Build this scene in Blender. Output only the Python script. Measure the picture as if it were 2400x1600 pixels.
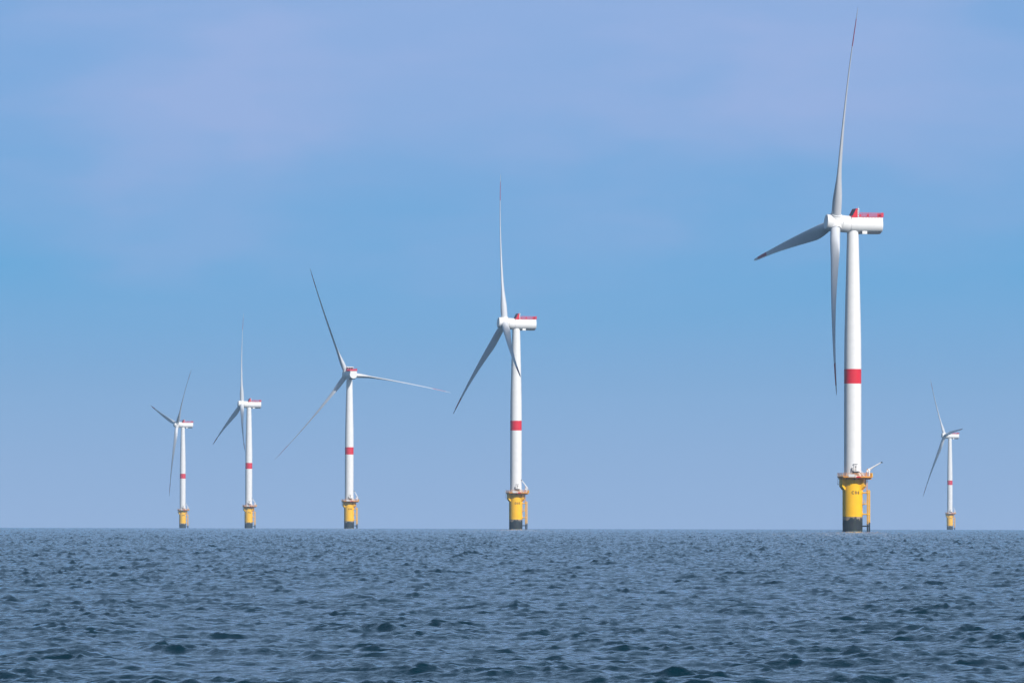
import bpy, bmesh, math, random
import numpy as np
from mathutils import Vector, Matrix

# ------------------------------------------------------------------ basics
random.seed(7)
S = bpy.context.scene
for o in list(bpy.data.objects):
    bpy.data.objects.remove(o)
COL = S.collection
R_EARTH = 6.371e6
EYE = 2.8                        # camera height above the water, m
FPX = 15925.0                    # focal length in pixels of the 2400 px wide photograph

# ------------------------------------------------------------------ camera
cam = bpy.data.cameras.new('camera')
cam.sensor_width = 36.0
cam.lens = FPX / 2400.0 * 36.0
cam.clip_start = 0.5
cam.clip_end = 60000
co = bpy.data.objects.new('camera', cam)
COL.objects.link(co)
co.location = (0, 0, EYE)
dip = math.sqrt(2 * EYE / R_EARTH)
pitch = (1239.3 - 800.0) / FPX - dip          # horizon sits low in the frame
roll = math.atan(5.1 / 2400.0)
co.matrix_world = (Matrix.Translation((0, 0, EYE)) @ Matrix.Rotation(math.radians(90) + pitch, 4, 'X')
                   @ Matrix.Rotation(roll, 4, 'Z'))
S.camera = co

# ------------------------------------------------------------------ sun and sky
SUN_AZ = math.radians(142.0)      # clockwise from +Y: behind the camera, to the right
SUN_EL = math.radians(38.0)
sun_vec = Vector((math.sin(SUN_AZ) * math.cos(SUN_EL), math.cos(SUN_AZ) * math.cos(SUN_EL), math.sin(SUN_EL)))
sl = bpy.data.lights.new('sun', 'SUN')
sl.energy = 5.0
sl.angle = math.radians(0.53)
sl.color = (1.0, 0.955, 0.9)
so = bpy.data.objects.new('sun', sl)
COL.objects.link(so)
so.rotation_euler = sun_vec.to_track_quat('Z', 'Y').to_euler()


def srgb(r, g, b):
    f = lambda c: (c / 255 / 12.92) if c / 255 <= 0.04045 else ((c / 255 + 0.055) / 1.055) ** 2.4
    return (f(r), f(g), f(b), 1.0)


class NT:
    def __init__(s, tree):
        s.t = tree
        s.n = tree.nodes
        s.l = tree.links

    def add(s, typ, **kw):
        n = s.n.new(typ)
        for k, v in kw.items():
            setattr(n, k, v)
        return n

    def lk(s, a, b):
        s.l.new(a, b)

    def math(s, op, a, b=None, clamp=False):
        n = s.n.new('ShaderNodeMath')
        n.operation = op
        n.use_clamp = clamp
        for i, v in enumerate((a, b)):
            if v is None:
                continue
            if isinstance(v, (int, float)):
                n.inputs[i].default_value = v
            else:
                s.l.new(v, n.inputs[i])
        return n.outputs[0]

    def ramp(s, fac, stops, interp='LINEAR'):
        n = s.n.new('ShaderNodeValToRGB')
        r = n.color_ramp
        r.interpolation = interp
        while len(r.elements) < len(stops):
            r.elements.new(0.5)
        for e, (p, c) in zip(r.elements, stops):
            e.position = p
            e.color = c if not isinstance(c, (int, float)) else (c, c, c, 1)
        s.l.new(fac, n.inputs[0])
        return n.outputs[0]

    def mix(s, fac, a, b, blend='MIX'):
        n = s.n.new('ShaderNodeMix')
        n.data_type = 'RGBA'
        n.blend_type = blend
        for sock, v in ((n.inputs[0], fac), (n.inputs[6], a), (n.inputs[7], b)):
            if isinstance(v, (int, float)):
                sock.default_value = v
            elif isinstance(v, tuple):
                sock.default_value = v
            else:
                s.l.new(v, sock)
        return n.outputs[2]

    def noise(s, vec, scale, detail=3, rough=0.5, lo=None, hi=None):
        n = s.n.new('ShaderNodeTexNoise')
        n.inputs['Scale'].default_value = scale
        n.inputs['Detail'].default_value = detail
        n.inputs['Roughness'].default_value = rough
        s.l.new(vec, n.inputs['Vector'])
        out = n.outputs[0]
        if lo is not None:
            m = s.n.new('ShaderNodeMapRange')
            m.interpolation_type = 'SMOOTHSTEP'
            m.inputs[1].default_value = lo
            m.inputs[2].default_value = hi
            s.l.new(out, m.inputs[0])
            out = m.outputs[0]
        return out

    def mapping(s, vec, scale=(1, 1, 1), rot=(0, 0, 0), loc=(0, 0, 0)):
        n = s.n.new('ShaderNodeMapping')
        n.inputs['Scale'].default_value = scale
        n.inputs['Rotation'].default_value = rot
        n.inputs['Location'].default_value = loc
        s.l.new(vec, n.inputs['Vector'])
        return n.outputs[0]


W = bpy.data.worlds.new('World')
S.world = W
W.use_nodes = True
nt = NT(W.node_tree)
nt.n.clear()
SKY_STRENGTH = 0.06
sky = nt.add('ShaderNodeTexSky', sky_type='NISHITA')
sky.sun_disc = False
sky.sun_elevation = SUN_EL
sky.sun_rotation = SUN_AZ
sky.air_density = 1.0
sky.dust_density = 0.6
sky.ozone_density = 2.0
tc = nt.add('ShaderNodeTexCoord')
sep = nt.add('ShaderNodeSeparateXYZ')
nt.lk(tc.outputs['Generated'], sep.inputs[0])
el = sep.outputs[2]
# the pale air low over the sea, with soft lilac veils of high cloud (all in true directions of the sky)
ZT = 0.10
ez = nt.math('DIVIDE', el, ZT, clamp=True)
base = nt.ramp(ez, [(0.0, srgb(150, 178, 219)), (0.10, srgb(140, 174, 217)), (0.24, srgb(118, 168, 215)),
                    (0.38, srgb(96, 165, 215)), (0.52, srgb(106, 164, 215)), (0.66, srgb(115, 164, 216)),
                    (0.82, srgb(118, 163, 215)), (1.0, srgb(138, 172, 212))])
def lobe(x0, z0, rx, rz, rot, warp):
    """soft-edged bank of thin high cloud around the direction (x0, z0)"""
    m_ = nt.mapping(tc.outputs['Generated'], loc=(-x0, 0, -z0))
    m_ = nt.mapping(m_, rot=(0, math.radians(rot), 0))
    m_ = nt.mapping(m_, scale=(1 / rx, 0, 1 / rz))
    ln = nt.add('ShaderNodeVectorMath', operation='LENGTH')
    nt.lk(m_, ln.inputs[0])
    d = nt.math('ADD', ln.outputs[1], warp)
    return nt.ramp(nt.math('MULTIPLY', d, 0.5), [(0.0, 1.0), (0.25, 0.8), (0.5, 0.32), (0.85, 0.0)], 'EASE')


v1 = nt.mapping(tc.outputs['Generated'], scale=(22, 1, 60), rot=(0, math.radians(-16), 0), loc=(1.9, 0.0, 0.62))
c1 = nt.noise(v1, 1.0, 4, 0.5)
warp = nt.math('MULTIPLY', nt.math('SUBTRACT', c1, 0.5), 1.8)
v2 = nt.mapping(tc.outputs['Generated'], scale=(30, 1, 190), rot=(0, math.radians(-7), 0), loc=(3.1, 0.0, 2.0))
c2 = nt.noise(v2, 1.0, 4, 0.55, 0.40, 0.72)
up = nt.ramp(ez, [(0.0, 0.10), (0.35, 0.15), (0.5, 0.5), (0.7, 1.0), (1.0, 1.0)])
v = nt.math('MULTIPLY', lobe(-0.008, 0.071, 0.055, 0.022, 8, warp), 0.78)
v = nt.math('ADD', v, nt.math('MULTIPLY', lobe(0.055, 0.068, 0.030, 0.022, -10, warp), 0.62))
v = nt.math('ADD', v, nt.math('MULTIPLY', lobe(-0.055, 0.060, 0.022, 0.016, 20, warp), 0.62))
v = nt.math('ADD', v, nt.math('MULTIPLY', lobe(0.02, 0.040, 0.06, 0.006, 4, warp), 0.22))
v = nt.math('ADD', v, nt.math('MULTIPLY', nt.math('MULTIPLY', c2, 0.20), up))
veil = nt.math('MULTIPLY', v, 1.0, clamp=True)
low = nt.mix(veil, base, srgb(147, 173, 220))
blend = nt.ramp(el, [(0.09, 1.0), (0.22, 0.66), (0.44, 0.05)], 'EASE')
lowb = nt.add('ShaderNodeBackground')
nt.lk(low, lowb.inputs[0])
lowb.inputs[1].default_value = 0.99
skyb = nt.add('ShaderNodeBackground')
nt.lk(sky.outputs[0], skyb.inputs[0])
skyb.inputs[1].default_value = SKY_STRENGTH
mx = nt.add('ShaderNodeMixShader')
nt.lk(blend, mx.inputs[0])
nt.lk(skyb.outputs[0], mx.inputs[1])
nt.lk(lowb.outputs[0], mx.inputs[2])
wo = nt.add('ShaderNodeOutputWorld')
nt.lk(mx.outputs[0], wo.inputs[0])

S.view_settings.view_transform = 'Standard'
S.view_settings.look = 'None'
S.view_settings.exposure = 0.12
S.view_settings.gamma = 1.0
S.view_settings.use_curve_mapping = False
S.render.engine = 'CYCLES'
S.cycles.max_bounces = 6
S.cycles.volume_bounces = 0


# ------------------------------------------------------------------ materials
def new_mat(name):
    m = bpy.data.materials.new(name)
    m.use_nodes = True
    n = NT(m.node_tree)
    b = m.node_tree.nodes['Principled BSDF']
    tcn = n.add('ShaderNodeTexCoord')
    return m, n, b, tcn.outputs['Object']


def paint(name, col, rough=0.4, var=0.06, streak=0.0, streak_col=(0.3, 0.2, 0.1, 1), metallic=0.0, bump=0.0):
    m, n, b, oc = new_mat(name)
    nz = n.noise(oc, 0.35, 5, 0.6)
    dark = tuple(c * (1 - var * 2) for c in col[:3]) + (1,)
    lite = tuple(min(1, c * (1 + var)) for c in col[:3]) + (1,)
    c = n.mix(n.ramp(nz, [(0.35, 0.0), (0.65, 1.0)]), dark, lite)
    if streak:
        st = n.noise(n.mapping(oc, scale=(1.6, 1.6, 0.09)), 1.0, 5, 0.65, 0.56, 0.74)
        c = n.mix(n.math('MULTIPLY', st, streak), c, streak_col)
    n.lk(c, b.inputs['Base Color'])
    rr = n.noise(oc, 1.7, 3, 0.5)
    n.lk(n.math('ADD', n.math('MULTIPLY', rr, 0.14), rough - 0.07), b.inputs['Roughness'])
    b.inputs['Metallic'].default_value = metallic
    if bump:
        bp = n.add('ShaderNodeBump')
        bp.inputs['Strength'].default_value = bump
        bp.inputs['Distance'].default_value = 0.02
        n.lk(n.noise(oc, 3.0, 4, 0.6), bp.inputs['Height'])
        n.lk(bp.outputs[0], b.inputs['Normal'])
    return m


M = {}
M['white'] = paint('white_paint', (0.78, 0.775, 0.76, 1), 0.38, 0.02, 0.10, (0.60, 0.56, 0.50, 1))
M['blade'] = paint('blade_gelcoat', (0.58, 0.60, 0.63, 1), 0.35, 0.02)
M['bladered'] = paint('blade_red', (0.44, 0.010, 0.028, 1), 0.4, 0.04)
M['red'] = paint('signal_red', (0.66, 0.010, 0.026, 1), 0.4, 0.04, 0.08, (0.4, 0.05, 0.05, 1))
M['redcage'] = paint('red_cage', (0.66, 0.03, 0.07, 1), 0.45, 0.05)
M['yellow'] = paint('marine_yellow', (0.92, 0.50, 0.0, 1), 0.5, 0.03, 0.14, (0.55, 0.22, 0.01, 1))
M['yellow'].node_tree.nodes['Principled BSDF'].inputs['Specular IOR Level'].default_value = 0.25
M['orange'] = paint('orange_yellow', (0.75, 0.30, 0.02, 1), 0.5, 0.06, 0.2, (0.35, 0.14, 0.05, 1))
M['grey'] = paint('galvanised', (0.42, 0.40, 0.38, 1), 0.5, 0.1, 0.2, (0.25, 0.16, 0.1, 1), 0.5)
M['dark'] = paint('dark_steel_and_shade', (0.02, 0.025, 0.035, 1), 0.5, 0.1)  # steel parts, also painted-in shade under the door landing and nacelle
M['black'] = paint('black_lettering', (0.015, 0.013, 0.012, 1), 0.5, 0.1)
M['navy'] = paint('radiator_dark', (0.012, 0.018, 0.04, 1), 0.4, 0.2)
M['rope'] = paint('faded_rope', (0.55, 0.28, 0.2, 1), 0.8, 0.1)


def fouling():
    # submerged-zone coating: near black, pale barnacle scurf along its top edge, green weed below
    m, n, b, oc = new_mat('marine_growth')
    sp = n.add('ShaderNodeSeparateXYZ')
    n.lk(oc, sp.inputs[0])
    z = sp.outputs[2]
    rag = n.noise(n.mapping(oc, scale=(0.55, 0.55, 0.5)), 1.0, 5, 0.62)
    d = n.math('SUBTRACT', 5.77, z)                     # metres below the paint edge
    # pale scurf hangs lowest where the noise is strong
    depth = n.math('MULTIPLY', n.math('SUBTRACT', rag, 0.38), 7.0)
    pale = n.math('SUBTRACT', depth, d)
    pale = n.ramp(n.math('ADD', pale, 0.5), [(0.45, 0.0), (0.75, 1.0)])
    spk = n.noise(oc, 5.0, 4, 0.6, 0.35, 0.6)
    pale = n.math('MULTIPLY', pale, n.math('ADD', n.math('MULTIPLY', spk, 0.6), 0.4))
    g = n.noise(oc, 0.8, 4, 0.6, 0.45, 0.65)
    br = n.noise(n.mapping(oc, scale=(0.9, 0.9, 0.35), loc=(4, 2, 1)), 1.0, 5, 0.6, 0.5, 0.75)
    c = n.mix(g, (0.008, 0.012, 0.018, 1), (0.010, 0.026, 0.016, 1))
    c = n.mix(n.math('MULTIPLY', br, 0.55), c, (0.075, 0.055, 0.045, 1))
    c = n.mix(pale, c, (0.38, 0.30, 0.21, 1))
    wash = n.math('ADD', n.math('MULTIPLY', n.noise(oc, 1.3, 4, 0.6), 0.9), -0.12)     # salt wash at the waterline
    wash = n.ramp(n.math('ADD', n.math('SUBTRACT', wash, z), 0.5), [(0.42, 0.0), (0.58, 1.0)])
    c = n.mix(n.math('MULTIPLY', wash, 0.8), c, (0.55, 0.58, 0.58, 1))
    n.lk(c, b.inputs['Base Color'])
    b.inputs['Roughness'].default_value = 0.75
    bp = n.add('ShaderNodeBump')
    bp.inputs['Strength'].default_value = 0.7
    bp.inputs['Distance'].default_value = 0.08
    n.lk(n.noise(oc, 4.0, 5, 0.7), bp.inputs['Height'])
    n.lk(bp.outputs[0], b.inputs['Normal'])
    return m


def fender_mat():
    # yellow tubes, worn and dark with weed in the splash zone
    m, n, b, oc = new_mat('fender_paint')
    sp = n.add('ShaderNodeSeparateXYZ')
    n.lk(oc, sp.inputs[0])
    nz = n.noise(n.mapping(oc, scale=(2.5, 2.5, 0.8)), 1.0, 5, 0.7)
    lim = n.math('ADD', n.math('MULTIPLY', nz, 5.5), 0.6)
    f = n.ramp(n.math('ADD', n.math('SUBTRACT', lim, sp.outputs[2]), 0.5), [(0.35, 0.0), (0.65, 1.0)])
    wear = n.noise(n.mapping(oc, scale=(2, 2, 0.5)), 1.0, 4, 0.6, 0.55, 0.8)
    c = n.mix(n.math('MULTIPLY', wear, 0.35), (0.86, 0.45, 0.0, 1), (0.55, 0.24, 0.03, 1))
    c = n.mix(f, c, (0.012, 0.016, 0.02, 1))
    n.lk(c, b.inputs['Base Color'])
    b.inputs['Roughness'].default_value = 0.45
    return m


M['growth'] = fouling()
M['fender'] = fender_mat()


def water_mat():
    m, n, b, oc = new_mat('sea_water')
    b.inputs['Base Color'].default_value = (0.0015, 0.019, 0.031, 1)
    b.inputs['IOR'].default_value = 1.333
    b.inputs['Roughness'].default_value = 0.045
    geo = n.add('ShaderNodeNewGeometry')
    a = n.noise(n.mapping(geo.outputs['Position'], scale=(1.0, 0.8, 1), rot=(0, 0, 0.5)), 5.0, 4, 0.62)
    a2 = n.noise(n.mapping(geo.outputs['Position'], scale=(1.0, 0.7, 1), rot=(0, 0, -0.7)), 1.3, 3, 0.6)
    a3 = n.noise(n.mapping(geo.outputs['Position'], scale=(1.0, 0.6, 1), rot=(0, 0, 0.2)), 17.0, 3, 0.6)
    hgt = n.math('ADD', n.math('MULTIPLY', a, 0.70), n.math('MULTIPLY', a2, 0.9))
    hgt = n.math('ADD', hgt, n.math('MULTIPLY', a3, 0.22))
    bp = n.add('ShaderNodeBump')
    bp.inputs['Strength'].default_value = 1.0
    bp.inputs['Distance'].default_value = 0.065
    n.lk(hgt, bp.inputs['Height'])
    n.lk(bp.outputs[0], b.inputs['Normal'])
    return m


M['water'] = water_mat()


# ------------------------------------------------------------------ mesh helpers
class MB:
    """collects shapes into one mesh"""

    def __init__(s):
        s.v = []
        s.f = []
        s.m = []
        s.sm = []

    def add(s, verts, faces, mi=0, smooth=False):
        o = len(s.v)
        s.v += [tuple(v) for v in verts]
        for f in faces:
            s.f.append(tuple(i + o for i in f))
            s.m.append(mi)
            s.sm.append(smooth)

    def box(s, x0, x1, y0, y1, z0, z1, mi=0, mat=None):
        v = [Vector((x, y, z)) for z in (z0, z1) for y in (y0, y1) for x in (x0, x1)]
        if mat is not None:
            v = [mat @ p for p in v]
        s.add(v, [(0, 2, 3, 1), (4, 5, 7, 6), (0, 1, 5, 4), (1, 3, 7, 5), (3, 2, 6, 7), (2, 0, 4, 6)], mi)

    def tube(s, a, b, r0, r1=None, n=12, mi=0, caps=True):
        a, b = Vector(a), Vector(b)
        r1 = r0 if r1 is None else r1
        d = (b - a).normalized()
        q = d.to_track_quat('Z', 'Y').to_matrix()
        v = []
        for p, r in ((a, r0), (b, r1)):
            for i in range(n):
                t = 2 * math.pi * i / n
                v.append(p + q @ Vector((r * math.cos(t), r * math.sin(t), 0)))
        s.add(v, [(i, (i + 1) % n, n + (i + 1) % n, n + i) for i in range(n)], mi, True)
        if caps:
            s.add(v[:n], [tuple(reversed(range(n)))], mi)
            s.add(v[n:], [tuple(range(n))], mi)

    def lathe(s, prof, n=64, axis='Z', mi=0, cap0=True, cap1=True, mis=None):
        """prof: list of (h, r) along the axis"""
        v = []
        for h, r in prof:
            for i in range(n):
                t = 2 * math.pi * i / n
                c, sn = r * math.cos(t), r * math.sin(t)
                v.append((c, sn, h) if axis == 'Z' else (h, c, sn))
        o = len(s.v)
        s.v += v
        for k in range(len(prof) - 1):
            for i in range(n):
                a, b = k * n + i, k * n + (i + 1) % n
                s.f.append((o + a, o + b, o + b + n, o + a + n))
                s.m.append(mis[k] if mis else mi)
                s.sm.append(True)
        if cap0:
            s.add(v[:n], [tuple(reversed(range(n)))], mis[0] if mis else mi)
        if cap1:
            s.add(v[-n:], [tuple(range(n))], mis[-1] if mis else mi)

    def prism(s, poly, a, b, plane='XZ', mi=0):
        """extrude a polygon given in a plane between a and b of the third axis"""
        def P(p, t):
            return {'XZ': (p[0], t, p[1]), 'YZ': (t, p[0], p[1]), 'XY': (p[0], p[1], t)}[plane]
        n = len(poly)
        v = [P(p, a) for p in poly] + [P(p, b) for p in poly]
        s.add(v, [tuple(reversed(range(n))), tuple(range(n, 2 * n))] +
              [(i, (i + 1) % n, n + (i + 1) % n, n + i) for i in range(n)], mi)

    def build(s, name, mats, parent=None, sharp=True, bevel=0.0):
        me = bpy.data.meshes.new(name)
        me.from_pydata(s.v, [], s.f)
        for m in (mats if isinstance(mats, (list, tuple)) else [mats]):
            me.materials.append(m)
        me.polygons.foreach_set('material_index', s.m)
        me.polygons.foreach_set('use_smooth', s.sm)
        bm = bmesh.new()
        bm.from_mesh(me)
        bmesh.ops.recalc_face_normals(bm, faces=bm.faces)
        if sharp:
            for e in bm.edges:
                if len(e.link_faces) == 2 and e.calc_face_angle(0) > math.radians(35):
                    e.smooth = False
        bm.to_mesh(me)
        bm.free()
        o = bpy.data.objects.new(name, me)
        COL.objects.link(o)
        if parent is not None:
            o.parent = parent
        if bevel:
            bv = o.modifiers.new('bevel', 'BEVEL')
            bv.width = bevel
            bv.segments = 2
            bv.limit_method = 'ANGLE'
        return o


# ------------------------------------------------------------------ the sea: one curved sheet with real waves
def ocean_tile(N, L, lam_lo, lam_hi, lam_p, wind_deg, spread, seed):
    rng = np.random.default_rng(seed)
    k1 = np.fft.fftfreq(N, d=L / N) * 2 * np.pi
    kx, ky = np.meshgrid(k1, k1, indexing='xy')
    k = np.hypot(kx, ky)
    k[0, 0] = 1e-6
    th = np.arctan2(ky, kx) - math.radians(wind_deg)
    kp = 2 * np.pi / lam_p
    P = np.exp(-1.25 * (kp / k) ** 2) * k ** -4.0
    P *= (1 - spread) * np.clip(np.cos(th), 0, 1) ** 2 + spread
    P *= (k > 2 * np.pi / lam_hi) & (k < 2 * np.pi / lam_lo)
    P[0, 0] = 0
    amp = np.sqrt(P) * (rng.normal(size=(N, N)) + 1j * rng.normal(size=(N, N)))
    h = np.fft.ifft2(amp)
    hx = np.fft.ifft2(amp * 1j * kx / k)
    hy = np.fft.ifft2(amp * 1j * ky / k)
    s = h.real.std()
    return [(q.real / s).astype(np.float32) for q in (h, hx, hy)]


def sample(tile, L, x, y):
    N = tile.shape[0]
    u = np.mod(x / L, 1.0) * N
    v = np.mod(y / L, 1.0) * N
    i = np.floor(u).astype(np.int32)
    j = np.floor(v).astype(np.int32)
    fu = (u - i).astype(np.float32)
    fv = (v - j).astype(np.float32)
    i %= N
    j %= N
    i2 = (i + 1) % N
    j2 = (j + 1) % N
    return ((tile[j, i] * (1 - fu) + tile[j, i2] * fu) * (1 - fv) +
            (tile[j2, i] * (1 - fu) + tile[j2, i2] * fu) * fv)


def build_sea():
    FAR = 11500.0
    NC = 1150
    # rows (distance from the viewer), geometric
    rows = [-FAR, -6000, -3000, -1500, -700, -300, -120, -50, -20, -5, 5, 15, 27, 40, 55, 72, 85, 92]
    y = 98.0
    while y < 6700:
        rows.append(y)
        y += max(0.11, 0.00118 * y)
    rows += [6900, 7300, 7800, 8400, 9200, 10200, FAR]
    rows = np.array(rows)
    dense = np.linspace(-1, 1, NC)
    outer = np.array([0.0015, 0.004, 0.01, 0.03, 0.08, 0.2, 0.5, 1.0])
    no = len(outer)
    Y = np.repeat(rows[:, None], NC + 2 * no, axis=1)
    Wd = 0.083 * np.maximum(rows, 0) + 11.0
    X = np.empty_like(Y)
    X[:, no:no + NC] = dense[None, :] * Wd[:, None]
    X[:, no + NC:] = Wd[:, None] + (FAR - Wd[:, None]) * outer[None, :]
    X[:, :no] = -X[:, ::-1][:, :no]
    X = X.ravel()
    Y = Y.ravel()
    drow = np.abs(np.gradient(rows))
    DR = np.repeat(drow[:, None], NC + 2 * no, axis=1).ravel()
    inner = np.zeros((len(rows), NC + 2 * no), np.float32)
    inner[:, no:no + NC] = 1.0
    inner[:17, :] = 0
    inner[17, :] *= 0.5
    inner = inner.ravel()
    TA = ocean_tile(1024, 307.0, 0.7, 60.0, 7.5, 50, 0.16, 3)
    TB = ocean_tile(1024, 61.0, 0.2, 2.4, 1.5, 50, 0.22, 5)
    Z = np.zeros_like(X)
    DX = np.zeros_like(X)
    DY = np.zeros_like(X)
    for T, L, rms, chop, rot in ((TA, 307.0, WA, 0.9, 0.21), (TB, 61.0, WB, 0.8, -0.37)):
        c, s_ = math.cos(rot), math.sin(rot)
        xr, yr = X * c - Y * s_, X * s_ + Y * c
        h, hx, hy = (sample(t, L, xr, yr) for t in T)
        if T is TA:
            base_h = h
        else:                                   # ripples gather on the crests and in gust patches
            g = 1.0 + 0.28 * base_h + 0.12 * sample(TA[0], 307.0, X * 0.06 + 40, Y * 0.04 + 9)
            rms = rms * np.clip(g, 0.4, 1.8)
        hx, hy = hx * c + hy * s_, -hx * s_ + hy * c
        # the sea runs a little higher out in the open water
        far = np.clip((np.hypot(X, Y) - 150) / 900, 0, 1)
        rms = rms * ((0.60 + 1.15 * far) if T is TA else (1.1 + 1.5 * far))
        Z += rms * h
        DX += rms * chop * hx
        DY += rms * chop * hy
    Z *= inner
    DX *= inner
    DY *= inner * np.clip(1.2 / np.maximum(DR, 0.2), 0.25, 1.0)
    rr = X ** 2 + Y ** 2
    P = np.stack([X + DX, Y + DY, Z - rr / (2 * R_EARTH)], axis=1).astype(np.float32)
    nr, nc = len(rows), NC + 2 * no
    idx = np.arange(nr * nc, dtype=np.int32).reshape(nr, nc)
    q = np.stack([idx[:-1, :-1], idx[:-1, 1:], idx[1:, 1:], idx[1:, :-1]], axis=-1).reshape(-1, 4)
    me = bpy.data.meshes.new('sea')
    me.vertices.add(len(P))
    me.vertices.foreach_set('co', P.ravel())
    nf = len(q)
    me.loops.add(nf * 4)
    me.loops.foreach_set('vertex_index', q.ravel())
    me.polygons.add(nf)
    me.polygons.foreach_set('loop_start', np.arange(0, nf * 4, 4, dtype=np.int32))
    me.polygons.foreach_set('use_smooth', np.ones(nf, dtype=bool))
    me.update(calc_edges=True)
    me.materials.append(M['water'])
    o = bpy.data.objects.new('sea', me)
    COL.objects.link(o)
    o['kind'] = 'structure'
    return o


WA, WB = 0.067, 0.0185
build_sea()


# ------------------------------------------------------------------ wind turbine
AXIS_Z = 113.8          # rotor axis height at the tower
OVERHANG = 6.9
TILT = math.radians(5.5)
TIP_R = 83.4
ROOT_R = 2.45


def interp(x, tab):
    for (x0, v0), (x1, v1) in zip(tab, tab[1:]):
        if x <= x1:
            t = (x - x0) / (x1 - x0)
            return v0 + (v1 - v0) * max(0, t)
    return tab[-1][1]


def blade_mesh(lin, quad):
    chord = [(0, 3.62), (4.5, 3.62), (8, 3.85), (12, 4.45), (16, 4.9), (20, 4.95), (30, 4.3), (40, 3.55), (50, 2.85),
             (60, 2.15), (70, 1.7), (76, 1.4), (80, 1.1), (82, 0.85), (83, 0.5), (83.4, 0.1)]
    thick = [(0, 1.0), (4.5, 1.0), (8, 0.80), (12, 0.55), (16, 0.40), (22, 0.32), (30, 0.29), (40, 0.25), (60, 0.21), (82.5, 0.18)]
    twist = [(0, 25), (12, 25), (20, 21), (30, 17), (40, 13), (50, 10.5), (60, 8.5), (70, 7), (82.5, 6)]
    circ = [(0, 1.0), (4.5, 1.0), (8, 0.75), (12, 0.35), (17, 0.06), (20, 0.0), (90, 0.0)]
    rs = [ROOT_R, 3.2, 4.5, 5.5, 6.5, 8, 9.5, 11, 12.5, 14, 16, 18, 20, 23, 26, 30, 34, 38, 42, 46, 50, 54, 58, 62, 66,
          68.5, 68.51, 72, 75, 79.0, 79.01, 80, 81, 82, 82.6, 83, 83.25, 83.4]
    NP = 36
    mb = MB()
    rings = []
    for r in rs:
        c = interp(r, chord)
        t = interp(r, thick)
        th = math.radians(interp(r, twist))
        w = interp(r, circ)
        pa = 0.5 * w + 0.32 * (1 - w)         # pitch axis position from the leading edge
        s = (r - ROOT_R) / (TIP_R - ROOT_R)
        off = lin * s + quad * s * s          # upwind cone, pre-bend and wind load
        ring = []
        for i in range(NP):
            a = 2 * math.pi * i / NP
            x = 0.5 * (1 - math.cos(a))       # 0 leading edge, 1 trailing edge
            sg = 1 if a <= math.pi else -1
            yt = 5 * t * (0.2969 * math.sqrt(x) - 0.126 * x - 0.3516 * x * x + 0.2843 * x ** 3 - 0.1036 * x ** 4)
            cam_ = 0.035 * 4 * x * (1 - x)
            ya = sg * yt * (1.0 if sg > 0 else 0.8) + cam_
            yc = 0.5 * math.sin(a)
            yy = (w * yc + (1 - w) * ya) * c
            cx = (pa - x) * c                 # towards the leading edge
            # leading edge direction = +Y cos + X sin ; suction side faces downwind (-X)
            px = cx * math.sin(th) - yy * math.cos(th)
            py = cx * math.cos(th) + yy * math.sin(th)
            ring.append((px + off, py, r))
        rings.append(ring)
    v = [p for rg in rings for p in rg]
    for k in range(len(rs) - 1):
        red = 68.505 < 0.5 * (rs[k] + rs[k + 1]) < 79.005
        for i in range(NP):
            a, b = k * NP + i, k * NP + (i + 1) % NP
            x = 0.5 * (1 - math.cos(2 * math.pi * (i + 0.5) / NP))
            mb.f.append((a, b, b + NP, a + NP))
            mb.m.append(1 if red and x < 0.8 else 0)
            mb.sm.append(True)
    mb.v = v
    mb.f += [tuple(range(NP)), tuple(range(len(v) - NP, len(v)))]
    mb.m += [0, 0]
    mb.sm += [False, False]
    o = mb.build('blade', [M['blade'], M['bladered']])
    return o


def text_mesh(txt, height, radius, zc, xc):
    cu = bpy.data.curves.new('lettering', 'FONT')
    cu.body = txt
    cu.size = height / 0.70
    cu.space_character = 1.4
    cu.align_x = 'CENTER'
    cu.align_y = 'CENTER'
    cu.extrude = 0.0
    cu.offset = 0.055
    cu.resolution_u = 4
    t = bpy.data.objects.new('tmp', cu)
    COL.objects.link(t)
    dg = bpy.context.evaluated_depsgraph_get()
    me = bpy.data.meshes.new_from_object(t.evaluated_get(dg))
    bpy.data.objects.remove(t)
    a0 = -math.pi / 2 + xc / radius
    for v in me.vertices:
        a = a0 + v.co.x * 0.92 / radius
        z = v.co.y + zc
        v.co = (math.cos(a) * (radius + 0.03), math.sin(a) * (radius + 0.03), z)
    me.materials.clear()
    me.materials.append(M['black'])
    me.name = 'lettering'
    return me


def polar(a_deg, r, z):
    a = math.radians(a_deg)
    return Vector((r * math.cos(a), r * math.sin(a), z))


DECK_Z = 20.55
# deck plan, metres from the tower axis; -Y faces the viewer
DECK = [(-5.55, -2.2), (-3.7, -5.3), (0.6, -6.2), (4.1, -5.7), (6.5, -4.3), (7.35, -2.2), (7.35, 2.4), (5.0, 4.6),
        (1.5, 5.8), (-2.4, 5.5), (-5.0, 3.2), (-5.55, 1.4)]


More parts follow.
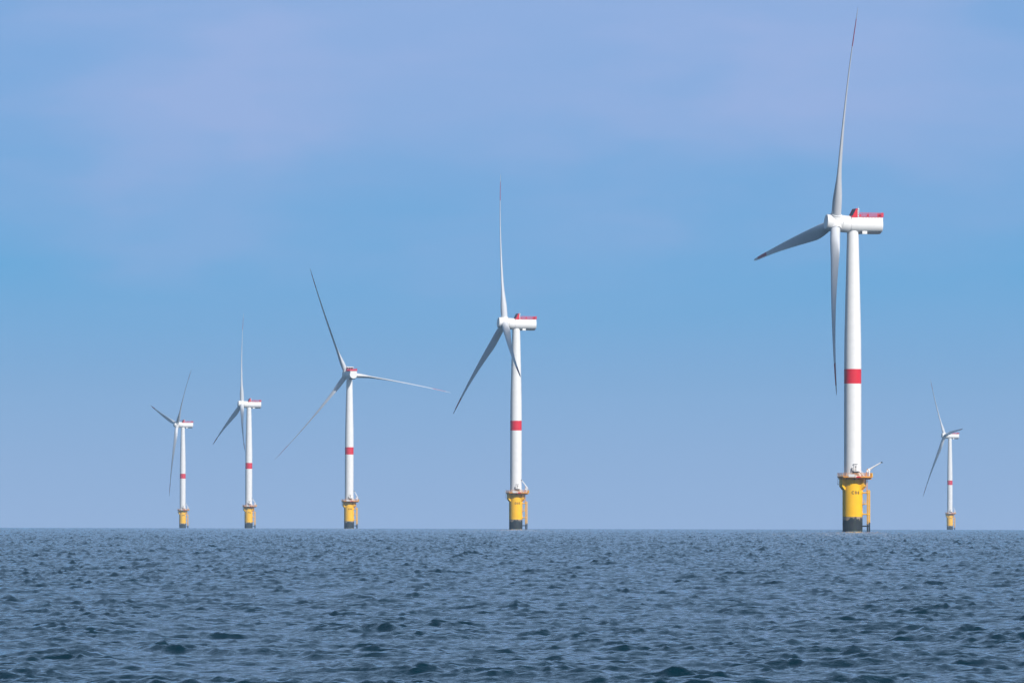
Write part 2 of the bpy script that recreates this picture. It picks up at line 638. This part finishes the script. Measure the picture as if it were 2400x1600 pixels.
def build_turbine():
    root = bpy.data.objects.new('wind_turbine', None)
    COL.objects.link(root)
    P = {}
    # --- monopile in the water
    mb = MB()
    mb.lathe([(-4.0, 3.70), (5.77, 3.70)], 96)
    P['pile'] = mb.build('monopile', M['growth'], root)
    # --- yellow transition piece with box brackets
    mb = MB()
    mb.lathe([(5.774, 3.73), (6.0, 3.735), (20.1, 3.735), (20.15, 3.5)], 96)
    tp = P['tp'] = mb.build('transition_piece', M['yellow'], root)
    for a in (199, 341, 161, 19, 270 - 180):
        mb = MB()
        rot = Matrix.Rotation(math.radians(a), 4, 'Z')
        w = 1.55
        pr = [(3.4, 15.6), (3.73, 15.75), (4.72, 17.0), (4.72, 20.05), (3.4, 20.05)]
        n = len(pr)
        v = [rot @ Vector((x, -w, z)) for x, z in pr] + [rot @ Vector((x, w, z)) for x, z in pr]
        mb.add(v, [tuple(reversed(range(n))), tuple(range(n, 2 * n))] +
               [(i, (i + 1) % n, n + (i + 1) % n, n + i) for i in range(n)])
        mb.build('bracket', M['yellow'], tp, bevel=0.04)
    # --- platform
    mb = MB()
    mb.prism(DECK, DECK_Z - 0.28, DECK_Z, 'XY', 0)
    ins = [(x * 0.93, y * 0.93) for x, y in DECK]
    mb.prism(ins, DECK_Z - 0.62, DECK_Z - 0.285, 'XY', 0)
    # deeper bay under the crane side
    mb.prism([(2.0, -5.0), (4.2, -4.7), (6.9, -2.3), (6.9, 2.2), (3.9, 3.4), (3.9, -3.0), (2.0, -3.6)], DECK_Z - 0.95,
             DECK_Z - 0.625, 'XY', 0)
    for a in range(0, 360, 30):
        p, q = polar(a, 3.75, DECK_Z - 0.75), polar(a, 5.2, DECK_Z - 0.75)
        mb.tube(p, q, 0.12, n=8, mi=1)
    pf = P['platform'] = mb.build('platform', [M['orange'], M['dark']], root)
    # railing on the plan outline
    mr = MB()
    mw = MB()
    pts = [Vector((x * 0.985, y * 0.985, DECK_Z)) for x, y in DECK]
    for i in range(len(pts)):
        a, b = pts[i], pts[(i + 1) % len(pts)]
        L = (b - a).length
        n = max(1, round(L / 1.1))
        for k in range(n):
            p = a.lerp(b, k / n)
            mr.tube(p, p + Vector((0, 0, 1.42)), 0.05, n=6)
        for h in (0.5, 0.95, 1.4):
            mr.tube(a + Vector((0, 0, h)), b + Vector((0, 0, h)), 0.042, n=6)
        # kick plate
        d = (b - a).normalized()
        nrm = Vector((d.y, -d.x, 0)) * 0.02
        v = [a - nrm, b - nrm, b + nrm, a + nrm]
        mr.add([p + Vector((0, 0, 0.01)) for p in v] + [p + Vector((0, 0, 0.2)) for p in v],
               [(0, 1, 5, 4), (1, 2, 6, 5), (2, 3, 7, 6), (3, 0, 4, 7), (4, 5, 6, 7), (3, 2, 1, 0)])
    mr.build('railing', M['orange'], pf)

    def side_panel(name, i0, t0, i1, t1, z0, z1, mat, out=0.06):
        m_ = MB()
        seq = [pts[i0].lerp(pts[(i0 + 1) % len(pts)], t0)]
        j = i0
        while j != i1:
            j = (j + 1) % len(pts)
            seq.append(pts[j].copy())
        seq.append(pts[i1].lerp(pts[(i1 + 1) % len(pts)], t1))
        for a, b in zip(seq, seq[1:]):
            if (b - a).length < 0.05:
                continue
            d = (b - a).normalized()
            nr = Vector((d.y, -d.x, 0))
            v = [a + nr * out, b + nr * out, b + nr * (out + 0.05), a + nr * (out + 0.05)]
            m_.add([Vector((p.x, p.y, z0)) for p in v] + [Vector((p.x, p.y, z1)) for p in v],
                   [(0, 1, 5, 4), (1, 2, 6, 5), (2, 3, 7, 6), (3, 0, 4, 7), (4, 5, 6, 7), (3, 2, 1, 0)])
        return m_.build(name, mat, pf)

    side_panel('yellow_screen', 4, 0.55, 6, 0.4, DECK_Z + 0.02, DECK_Z + 1.38, M['yellow'])
    side_panel('red_panel', 2, 0.12, 2, 0.62, DECK_Z - 0.28, DECK_Z + 0.12, M['red'], 0.10)
    side_panel('weather_sheet', 1, 0.45, 1, 0.98, DECK_Z - 0.1, DECK_Z + 0.95, M['white'], 0.08)
    # white posts and switch boxes standing on the deck edge
    m_ = MB()
    m_.box(-5.75, -5.4, -1.9, -1.5, DECK_Z - 0.25, DECK_Z + 1.1)
    m_.build('post_box', M['white'], pf, bevel=0.03)
    m_ = MB()
    m_.box(0.75, 1.0, -6.4, -6.17, DECK_Z - 0.35, DECK_Z + 0.85)
    m_.build('post_box', M['white'], pf, bevel=0.03)
    for x, y, sx, sy, h in ((-3.9, -3.2, 0.5, 0.4, 0.9), (-2.4, -4.1, 0.35, 0.3, 1.1), (-4.6, -1.6, 0.4, 0.5, 0.8),
                            (-1.2, -4.4, 0.6, 0.3, 0.7)):
        m_ = MB()
        m_.box(x - sx, x + sx, y - sy, y + sy, DECK_Z + 0.01, DECK_Z + h)
        m_.build('deck_locker', M['grey'], pf, bevel=0.03)
    m_ = MB()
    m_.tube((-5.5, -1.8, DECK_Z - 0.3), (-5.5, -1.8, 17.8), 0.07, n=8)
    m_.tube((-5.7, -1.8, 17.8), (-5.2, -1.8, 17.75), 0.10, n=8)
    m_.build('hanging_pipe', M['dark'], pf)
    m_ = MB()
    m_.tube((3.95, -5.05, DECK_Z - 0.6), (3.95, -5.05, 16.6), 0.06, n=6)
    m_.build('rope', M['rope'], pf)
    # dark knee under the front of the deck
    m_ = MB()
    m_.prism([(0.0, DECK_Z - 0.65), (0.95, DECK_Z - 0.65), (0.55, DECK_Z - 1.25)], -4.9, -4.5, 'XZ')
    m_.build('knee_brace', M['dark'], pf)
    # --- boat landing at the right
    fx0, fx1, fy = 5.55, 6.22, -1.9
    f = MB()
    for fx, yy in ((fx0, fy), (fx1, fy + 1.0)):
        f.tube((fx, yy, -2.5), (fx, yy, 15.5), 0.26, n=16)
        f.tube((fx, yy, 15.5), (fx - 0.25, yy + 0.1, 15.72), 0.215, 0.18, n=16)
    for z in (14.65, 6.75, 2.35):
        f.tube((fx0, fy, z), (fx1, fy + 1.0, z), 0.18, n=12)
    land = P['landing'] = f.build('boat_landing', M['fender'], root)
    for z in (14.65, 6.75, 2.35):
        for y0, y1 in ((-1.5, fy), (-0.36, fy + 0.9)):
            f = MB()
            f.tube((3.0, y0, z), (fx0 - 0.1, y1, z), 0.24, n=14)
            f.build('strut', M['fender'], land)
    ld = MB()
    for dx in (-0.02, 0.40):
        ld.tube((5.25 + dx, -1.0, -1.5), (5.25 + dx, -1.0, 15.6), 0.055, n=8)
    z = -1.2
    while z < 15.5:
        ld.tube((5.23, -1.0, z), (5.65, -1.0, z), 0.028, n=6)
        z += 0.3
    ld.build('ladder', M['fender'], land)
    up_ = MB()
    for dx in (0.0, 0.45):
        up_.tube((4.98 + dx, -1.6, 14.9), (4.98 + dx, -1.6, DECK_Z - 0.9), 0.07, n=8)
    z = 15.1
    while z < DECK_Z - 1:
        up_.tube((4.98, -1.6, z), (5.43, -1.6, z), 0.035, n=6)
        z += 0.28
    for z in (16.2, 17.5, 18.8):
        up_.tube((3.5, -1.2, z), (5.0, -1.6, z), 0.05, n=6)
    up_.build('upper_ladder', M['orange'], land)
    rp = MB()
    rp.box(4.05, 5.35, -2.0, -0.6, 10.45, 10.75)
    for x, y in ((4.15, -1.9), (4.15, -0.7), (5.0, -1.9)):
        rp.tube((x, y, 10.75), (x, y, 12.0), 0.05, n=6)
    for h in (11.3, 12.0):
        rp.tube((4.15, -1.9, h), (4.15, -0.7, h), 0.04, n=6)
        rp.tube((4.15, -1.9, h), (5.0, -1.9, h), 0.04, n=6)
    rp.tube((3.5, -1.3, 10.3), (4.6, -1.3, 10.45), 0.14, n=8)
    rp.build('rest_platform', M['yellow'], land)
    for z in (14.65, 6.75):
        for a in (330, 353):
            cl = MB()
            q = Matrix.Rotation(math.radians(a), 4, 'Z')
            cl.box(3.70, 3.84, -0.42, 0.42, z - 0.5, z + 0.5, mat=q)
            cl.build('doubler_plate', M['yellow'], land, bevel=0.03)
    # --- tower
    mb = MB()
    prof, mis = [], []
    zs = [DECK_Z + 0.01, 21.0, 38.0, 38.05, 55.0, 60.4, 72.0, 78, 84, 90, 96, 102, 107, 111.6]
    rad = lambda z: 3.2 if z <= 66 else 3.2 - 1.08 * (((z - 66) / 45.6) ** 1.12)
    prof = [(z, rad(z)) for z in zs]
    mis = [0] * (len(zs) - 1)
    mis[zs.index(55.0)] = 1
    mb.lathe(prof, 96, mis=mis)
    tw = P['tower'] = mb.build('tower', [M['white'], M['red']], root)
    # entrance module on the lower tower
    da = Matrix.Rotation(math.radians(-90 + 16), 4, 'Z')
    e = MB()
    e.box(3.0, 3.42, -0.75, 0.75, DECK_Z + 2.25, DECK_Z + 4.55, mat=da)
    e.box(3.0, 3.62, -0.90, 0.90, DECK_Z + 4.58, DECK_Z + 4.70, 1, mat=da)
    e.box(3.425, 3.46, -0.42, 0.42, DECK_Z + 2.3, DECK_Z + 4.2, 2, mat=da)
    e.box(3.465, 3.50, -0.15, 0.15, DECK_Z + 3.45, DECK_Z + 3.75, 1, mat=da)
    ent = e.build('entrance', [M['white'], M['dark'], M['grey']], tw, bevel=0.03)
    e = MB()
    e.box(3.05, 3.55, -1.45, -0.95, DECK_Z + 2.2, DECK_Z + 3.4, mat=da)
    e.build('switch_cabinet', M['grey'], tw, bevel=0.03)
    st = MB()
    st.box(3.0, 4.6, -1.0, 0.95, DECK_Z + 2.05, DECK_Z + 2.2, 0, mat=da)
    st.box(3.2, 4.4, -1.0, 0.9, DECK_Z + 1.35, DECK_Z + 2.045, 1, mat=da)  # dark block standing in for the shadow under the door landing
    for y0 in (3.6, 4.5):
        a = da @ Vector((y0, 0.95, DECK_Z + 2.15))
        b = da @ Vector((y0, 3.2, DECK_Z + 0.05))
        st.tube(a, b, 0.16, n=8)
        st.tube(a + Vector((0, 0, 0.95)), b + Vector((0, 0, 0.95)), 0.05, n=6)
    for k in range(8):
        t = (k + 0.5) / 8
        y0 = 0.95 + 2.25 * t
        st.box(3.6, 4.5, y0 - 0.13, y0 + 0.13, DECK_Z + 2.12 - 2.1 * t, DECK_Z + 2.17 - 2.1 * t, mat=da)
    for y0 in (-1.0, 0.0, 0.9):
        p = da @ Vector((4.55, y0, DECK_Z + 2.2))
        st.tube(p, p + Vector((0, 0, 1.05)), 0.045, n=6)
    for h in (0.5, 1.05):
        a = da @ Vector((4.55, -1.0, DECK_Z + 2.2 + h))
        b = da @ Vector((4.55, 0.9, DECK_Z + 2.2 + h))
        st.tube(a, b, 0.045, n=6)
    st.build('stairs', [M['white'], M['dark']], tw)
    # --- davit crane
    c_ = MB()
    c_.tube((6.1, -1.2, DECK_Z + 0.01), (6.1, -1.2, DECK_Z + 2.3), 0.34, 0.28, n=16)
    c_.box(5.1, 5.75, -1.7, -0.9, DECK_Z + 1.75, DECK_Z + 2.45)
    c_.tube((5.5, -1.3, DECK_Z + 2.1), (6.1, -1.2, DECK_Z + 2.2), 0.2, n=10)
    cr = P['crane'] = c_.build('davit_crane', M['white'], root)
    c_ = MB()
    c_.tube((4.95, -1.5, DECK_Z + 0.01), (5.1, -1.4, DECK_Z + 1.9), 0.22, 0.16, n=10)
    c_.build('winch_frame', M['orange'], cr)
    c_ = MB()
    c_.tube((5.35, -1.3, DECK_Z + 2.46), (5.35, -1.3, DECK_Z + 3.0), 0.16, n=10)
    c_.build('beacon', M['orange'], cr)
    b_ = MB()
    b_.tube((0, 0, -0.25), (0.0, 0, 0.7), 0.34, 0.32, n=12)
    b_.tube((0.0, 0, 0.4), (5.2, 0, 0.0), 0.30, 0.20, n=12)
    b_.tube((0.0, 0, 0.0), (2.2, 0, 0.1), 0.16, 0.12, n=10)
    bo = P['boom'] = b_.build('boom', M['white'], cr)
    b_.v, b_.f, b_.m, b_.sm = [], [], [], []
    b_.tube((5.2, 0, 0.0), (5.75, 0, -0.12), 0.24, 0.2, n=10)
    b_.tube((5.7, 0, -0.1), (5.7, 0, -0.55), 0.09, n=8)
    P['hook'] = b_.build('hook_block', M['dark'], cr)
    # --- nacelle, its frame: +X upwind along the shaft, origin on the tower axis
    nb = MB()
    sec = []
    for i in range(33):
        a = math.radians(-180 - 14 + (208) * i / 32)
        sec.append((3.02 * math.cos(a), 3.02 * math.sin(a)))
    zt = 2.82
    sec = [(-2.70, zt - 0.12), (-2.70, 1.5)] + [p for p in sec] + [(2.70, 1.5), (2.70, zt - 0.12), (2.5, zt), (-2.5, zt)]
    stat = [(1.15, 0.985), (1.25, 1.0), (-10.3, 1.0), (-10.75, 0.965), (-10.95, 0.90)]
    n = len(sec)
    v = []
    for x, k in stat:
        v += [(x, y * k, z * k) for y, z in sec]
    fs = []
    for j in range(len(stat) - 1):
        for i in range(n):
            a, b = j * n + i, j * n + (i + 1) % n
            fs.append((a, b, b + n, a + n))
    nb.add(v, fs, 0, True)
    nb.add(v[:n], [tuple(range(n))], 0)
    nb.add(v[-n:], [tuple(range(n))], 0)
    nac = P['nacelle'] = nb.build('nacelle', [M['white']], root)
    gb = MB()
    gb.lathe([(0.6, 2.9), (1.36, 2.98), (1.44, 3.08), (1.60, 3.16), (4.48, 3.16), (4.60, 3.06)], 96, 'X', mis=[0, 1, 0, 0, 0])
    gb.build('generator', [M['white'], M['grey']], root)
    # keel fairing, underside shade put into its dark colour, and hatch below
    k_ = MB()
    k_.prism([(-1.9, -3.0), (-2.3, -3.36), (-10.1, -3.32), (-10.5, -2.95), (-10.4, -2.2), (-1.9, -2.2)], -1.5, 1.5, 'XZ')
    k_.build('keel_tray', M['dark'], nac)
    k_ = MB()
    k_.box(-5.0, -3.1, 0.9, 2.0, -3.42, -2.35)
    k_.build('service_hatch', M['white'], nac, bevel=0.05)
    # cooler frame on top
    q_ = MB()
    side = [(1.15, zt - 0.15), (-1.1, zt - 0.15), (-1.0, zt + 3.1), (-0.55, zt + 3.15)]
    for y0, y1 in ((2.62, 2.78), (-2.78, -2.62)):
        q_.prism(side, y0, y1, 'XZ')
    q_.prism([(-0.5, zt + 3.0), (-1.02, zt + 3.0), (-1.02, zt + 3.17), (-0.5, zt + 3.17)], -2.6, 2.6, 'XZ')
    q_.prism([(1.2, zt + 0.01), (0.6, zt + 0.01), (0.6, zt + 0.45), (1.0, zt + 0.45)], -2.6, 2.6, 'XZ')
    cool = q_.build('cooler_frame', M['red'], nac)
    a, b = Vector((0.75, 0, zt + 0.3)), Vector((-0.62, 0, zt + 3.0))
    for k in range(3):
        y0 = -2.55 + k * 1.72
        q_ = MB()
        vv = []
        for p in (a, b):
            for dx in (0.0, -0.35):
                for y in (y0, y0 + 1.64):
                    vv.append((p.x + dx, y, p.z))
        q_.add(vv, [(0, 1, 5, 4), (2, 6, 7, 3), (0, 4, 6, 2), (1, 3, 7, 5), (0, 2, 3, 1), (4, 5, 7, 6)])
        for t in range(1, 9):
            p = a.lerp(b, t / 9)
            q_.box(p.x - 0.02, p.x + 0.05, y0, y0 + 1.64, p.z - 0.03, p.z + 0.03)
        q_.build('radiator', M['navy'], nac)
    q_ = MB()
    for y0 in (2.5, 1.2, -0.2, -1.6, -2.5):
        for z0 in (0.4, 1.3, 2.2):
            q_.tube((-0.9, y0, zt + z0), (-1.65, y0, zt + z0), 0.10, n=8)
        q_.tube((-1.6, y0, zt + 0.02), (-1.6, y0, zt + 2.9), 0.09, n=8)
    q_.tube((-1.5, -2.6, zt + 2.95), (-1.5, 2.7, zt + 2.95), 0.26, n=12)
    q_.tube((-1.55, 1.9, zt + 3.0), (-1.55, 1.9, zt + 4.1), 0.04, n=6)
    q_.build('coolant_pipe', M['white'], nac)
    # hoist deck on the roof
    h_ = MB()
    ring = [(-1.75, 2.72), (-11.05, 2.72), (-11.05, -2.72), (-1.75, -2.72)]
    h_.box(-11.1, -1.7, -2.75, 2.75, zt + 0.03, zt + 0.12)
    for (x0, y0), (x1, y1) in zip(ring, ring[1:]):
        L = math.hypot(x1 - x0, y1 - y0)
        k = int(L / 0.30)
        for i in range(k + 1):
            x, y = x0 + (x1 - x0) * i / k, y0 + (y1 - y0) * i / k
            r = 0.05 if i % 4 == 0 else 0.024
            h_.tube((x, y, zt + 0.12), (x, y, zt + 1.62), r, n=5, caps=False)
        for z in (0.2, 0.9, 1.62):
            h_.tube((x0, y0, zt + z), (x1, y1, zt + z), 0.05, n=6)
    for y in (2.72, -2.72):
        h_.box(-11.08, -10.2, y - 0.03, y + 0.03, zt + 0.14, zt + 1.58)
        h_.box(-2.5, -1.8, y - 0.03, y + 0.03, zt + 0.14, zt + 0.9)
        for i in range(7):
            x = -3.2 - i * 1.15
            h_.box(x - 0.06, x + 0.06, y - 0.08, y + 0.08, zt - 0.35, zt + 0.03)
    h_.box(-11.09, -11.03, -2.7, 2.7, zt + 0.14, zt + 1.2)
    h_.box(-5.6, -4.9, 1.6, 2.3, zt + 0.13, zt + 1.2)
    h_.build('hoist_cage', M['redcage'], nac)
    # --- hub
    hb = MB()
    hb.lathe([(4.68, 3.08), (5.0, 3.10), (8.9, 3.0), (10.05, 2.88), (10.32, 2.80), (10.42, 2.66)], 96, 'X')
    hub = P['hub'] = hb.build('hub', M['white'], root)
    hp = MB()
    hp.lathe([(10.43, 2.55), (10.47, 2.5)], 64, 'X')
    hp.build('nose_plate', M['white'], hub)
    for a in (55, 85, 205, 235, 325, 355):
        c, s_ = math.cos(math.radians(a)), math.sin(math.radians(a))
        q = Matrix.Rotation(math.radians(a), 4, 'X')
        hp = MB()
        hp.box(5.0, 5.35, -0.14, 0.14, 3.0, 3.14, mat=q)
        hp.build('vent', M['dark'], hub)
    # --- blade roots and blades
    for k in range(3):
        cl = MB()
        cl.lathe([(2.0, 2.45), (2.5, 2.34), (2.85, 2.14), (3.08, 2.08), (3.10, 2.20), (3.30, 2.20), (3.33, 2.12), (3.33, 1.5)], 64)
        cc = cl.build('blade_collar', M['white'], hub)
        cc['k'] = k
    bl0 = blade_mesh(12.16, -4.56)
    bl0.parent = root
    bl0['k'] = 0
    for k in (1, 2):
        b2 = bl0.copy()
        COL.objects.link(b2)
        b2.parent = root
        b2['k'] = k
    return root


def kids(o):
    return [c for c in bpy.data.objects if c.parent is o]


def copy_tree(o, parent=None):
    c = o.copy()
    COL.objects.link(c)
    c.parent = parent
    for ch in kids(o):
        copy_tree(ch, c)
    return c


def kind(o):
    return o.name.split('.')[0]


def pose(root, X, D, psi, alpha, boom_pitch, boom_yaw, feather=False):
    """stand the turbine on the curved sea, turn its head into the wind and its rotor to alpha"""
    root.location = (X, D, -(X * X + D * D) / (2 * R_EARTH))
    up = Matrix.Translation((0, 0, AXIS_Z))
    yaw = Matrix.Rotation(math.radians(180 + psi), 4, 'Z')
    top = up @ yaw @ Matrix.Rotation(-TILT, 4, 'Y')
    cone = Matrix.Rotation(math.radians(2.4), 4, 'Y') @ Matrix.Rotation(math.radians(-76), 4, 'Z') if feather else Matrix()
    for ch in kids(root):
        kd = kind(ch)
        if kd == 'nacelle':
            ch.matrix_local = up @ yaw
        elif kd == 'generator':
            ch.matrix_local = top
        elif kd == 'hub':
            ch.matrix_local = top @ Matrix.Rotation(-math.radians(alpha), 4, 'X')
            for g in kids(ch):
                if kind(g) == 'blade_collar':
                    g.matrix_local = (Matrix.Translation((OVERHANG, 0, 0)) @
                                      Matrix.Rotation(-math.radians(120 * g['k']), 4, 'X'))
        elif kd == 'blade':
            ch.matrix_local = (top @ Matrix.Translation((OVERHANG, 0, 0)) @
                               Matrix.Rotation(-math.radians(alpha + 120 * ch['k']), 4, 'X') @ cone)
        elif kd == 'davit_crane':
            for g in kids(ch):
                if kind(g) in ('boom', 'hook_block'):
                    g.matrix_local = (Matrix.Translation((6.1, -1.2, DECK_Z + 2.35)) @
                                      Matrix.Rotation(math.radians(boom_yaw), 4, 'Z') @
                                      Matrix.Rotation(-math.radians(boom_pitch), 4, 'Y'))


TURBINES = [
    # X, D, nacelle yaw, rotor azimuth, lettering, crane pitch, crane yaw, label
    (126.2, 2516, 13.1, 22.1, 'C06', 34, -8,
     'largest and nearest offshore wind turbine, marked C06, crane boom reaching out to the right'),
    (2.3, 3767, 14.6, 112.9, 'D05', 58, 182,
     'wind turbine marked D05, second tallest, one blade crossing in front of its own tower'),
    (-120.3, 5030, -72.5, 23.8, 'E04', 66, 178,
     'wind turbine turned away, seen from behind its nacelle with all three blades spread wide'),
    (-242.1, 6257, 14.6, 3.3, 'F03', 60, 180,
     'hazy wind turbine second from the left, one blade pointing straight up'),
    (-362.3, 7484, 20.1, 45.0, 'G02', 62, 184,
     'leftmost hazy wind turbine, one blade straight down and two raised in a V'),
    (530.4, 8227, 16.5, 85.6, 'H06', 70, 176,
     'smallest and farthest wind turbine, right of the C06 one, a dark blade across its nacelle'),
]

first = build_turbine()
roots = [first] + [copy_tree(first) for _ in TURBINES[1:]]
for r, (X, D, psi, al, txt, bp_, by_, label) in zip(roots, TURBINES):
    idle = txt == 'E04'
    if idle:                                   # parked, blades feathered edge-on: their own unloaded shape
        fb = blade_mesh(0.0, 4.6)
        for ch in kids(r):
            if kind(ch) == 'blade':
                ch.data = fb.data
        bpy.data.objects.remove(fb)
    pose(r, X, D, psi, al, bp_, by_, idle)
    r['label'] = label
    r['category'] = 'wind turbine'
    r['group'] = 'offshore wind turbines standing in the sea'
    me = text_mesh(txt, 1.08, 3.735, 14.65, 0.93)
    t = bpy.data.objects.new('lettering', me)
    COL.objects.link(t)
    for ch in kids(r):
        if kind(ch) == 'transition_piece':
            t.parent = ch
for o in bpy.data.objects:
    if 'k' in o:
        del o['k']

# ------------------------------------------------------------------ haze
HAZE = 4.3e-5
hz = MB()
hz.box(-12300, 12300, -12300, 12300, -45, 230)
m = bpy.data.materials.new('haze_air')
m.use_nodes = True
n = NT(m.node_tree)
n.n.clear()
vol = n.add('ShaderNodeVolumePrincipled')
vol.inputs['Color'].default_value = (0.50, 0.74, 1.0, 1)
vol.inputs['Density'].default_value = HAZE
vol.inputs['Anisotropy'].default_value = 0.0
out = n.add('ShaderNodeOutputMaterial')
n.lk(vol.outputs[0], out.inputs['Volume'])
ho = hz.build('haze', m)
ho['kind'] = 'stuff'
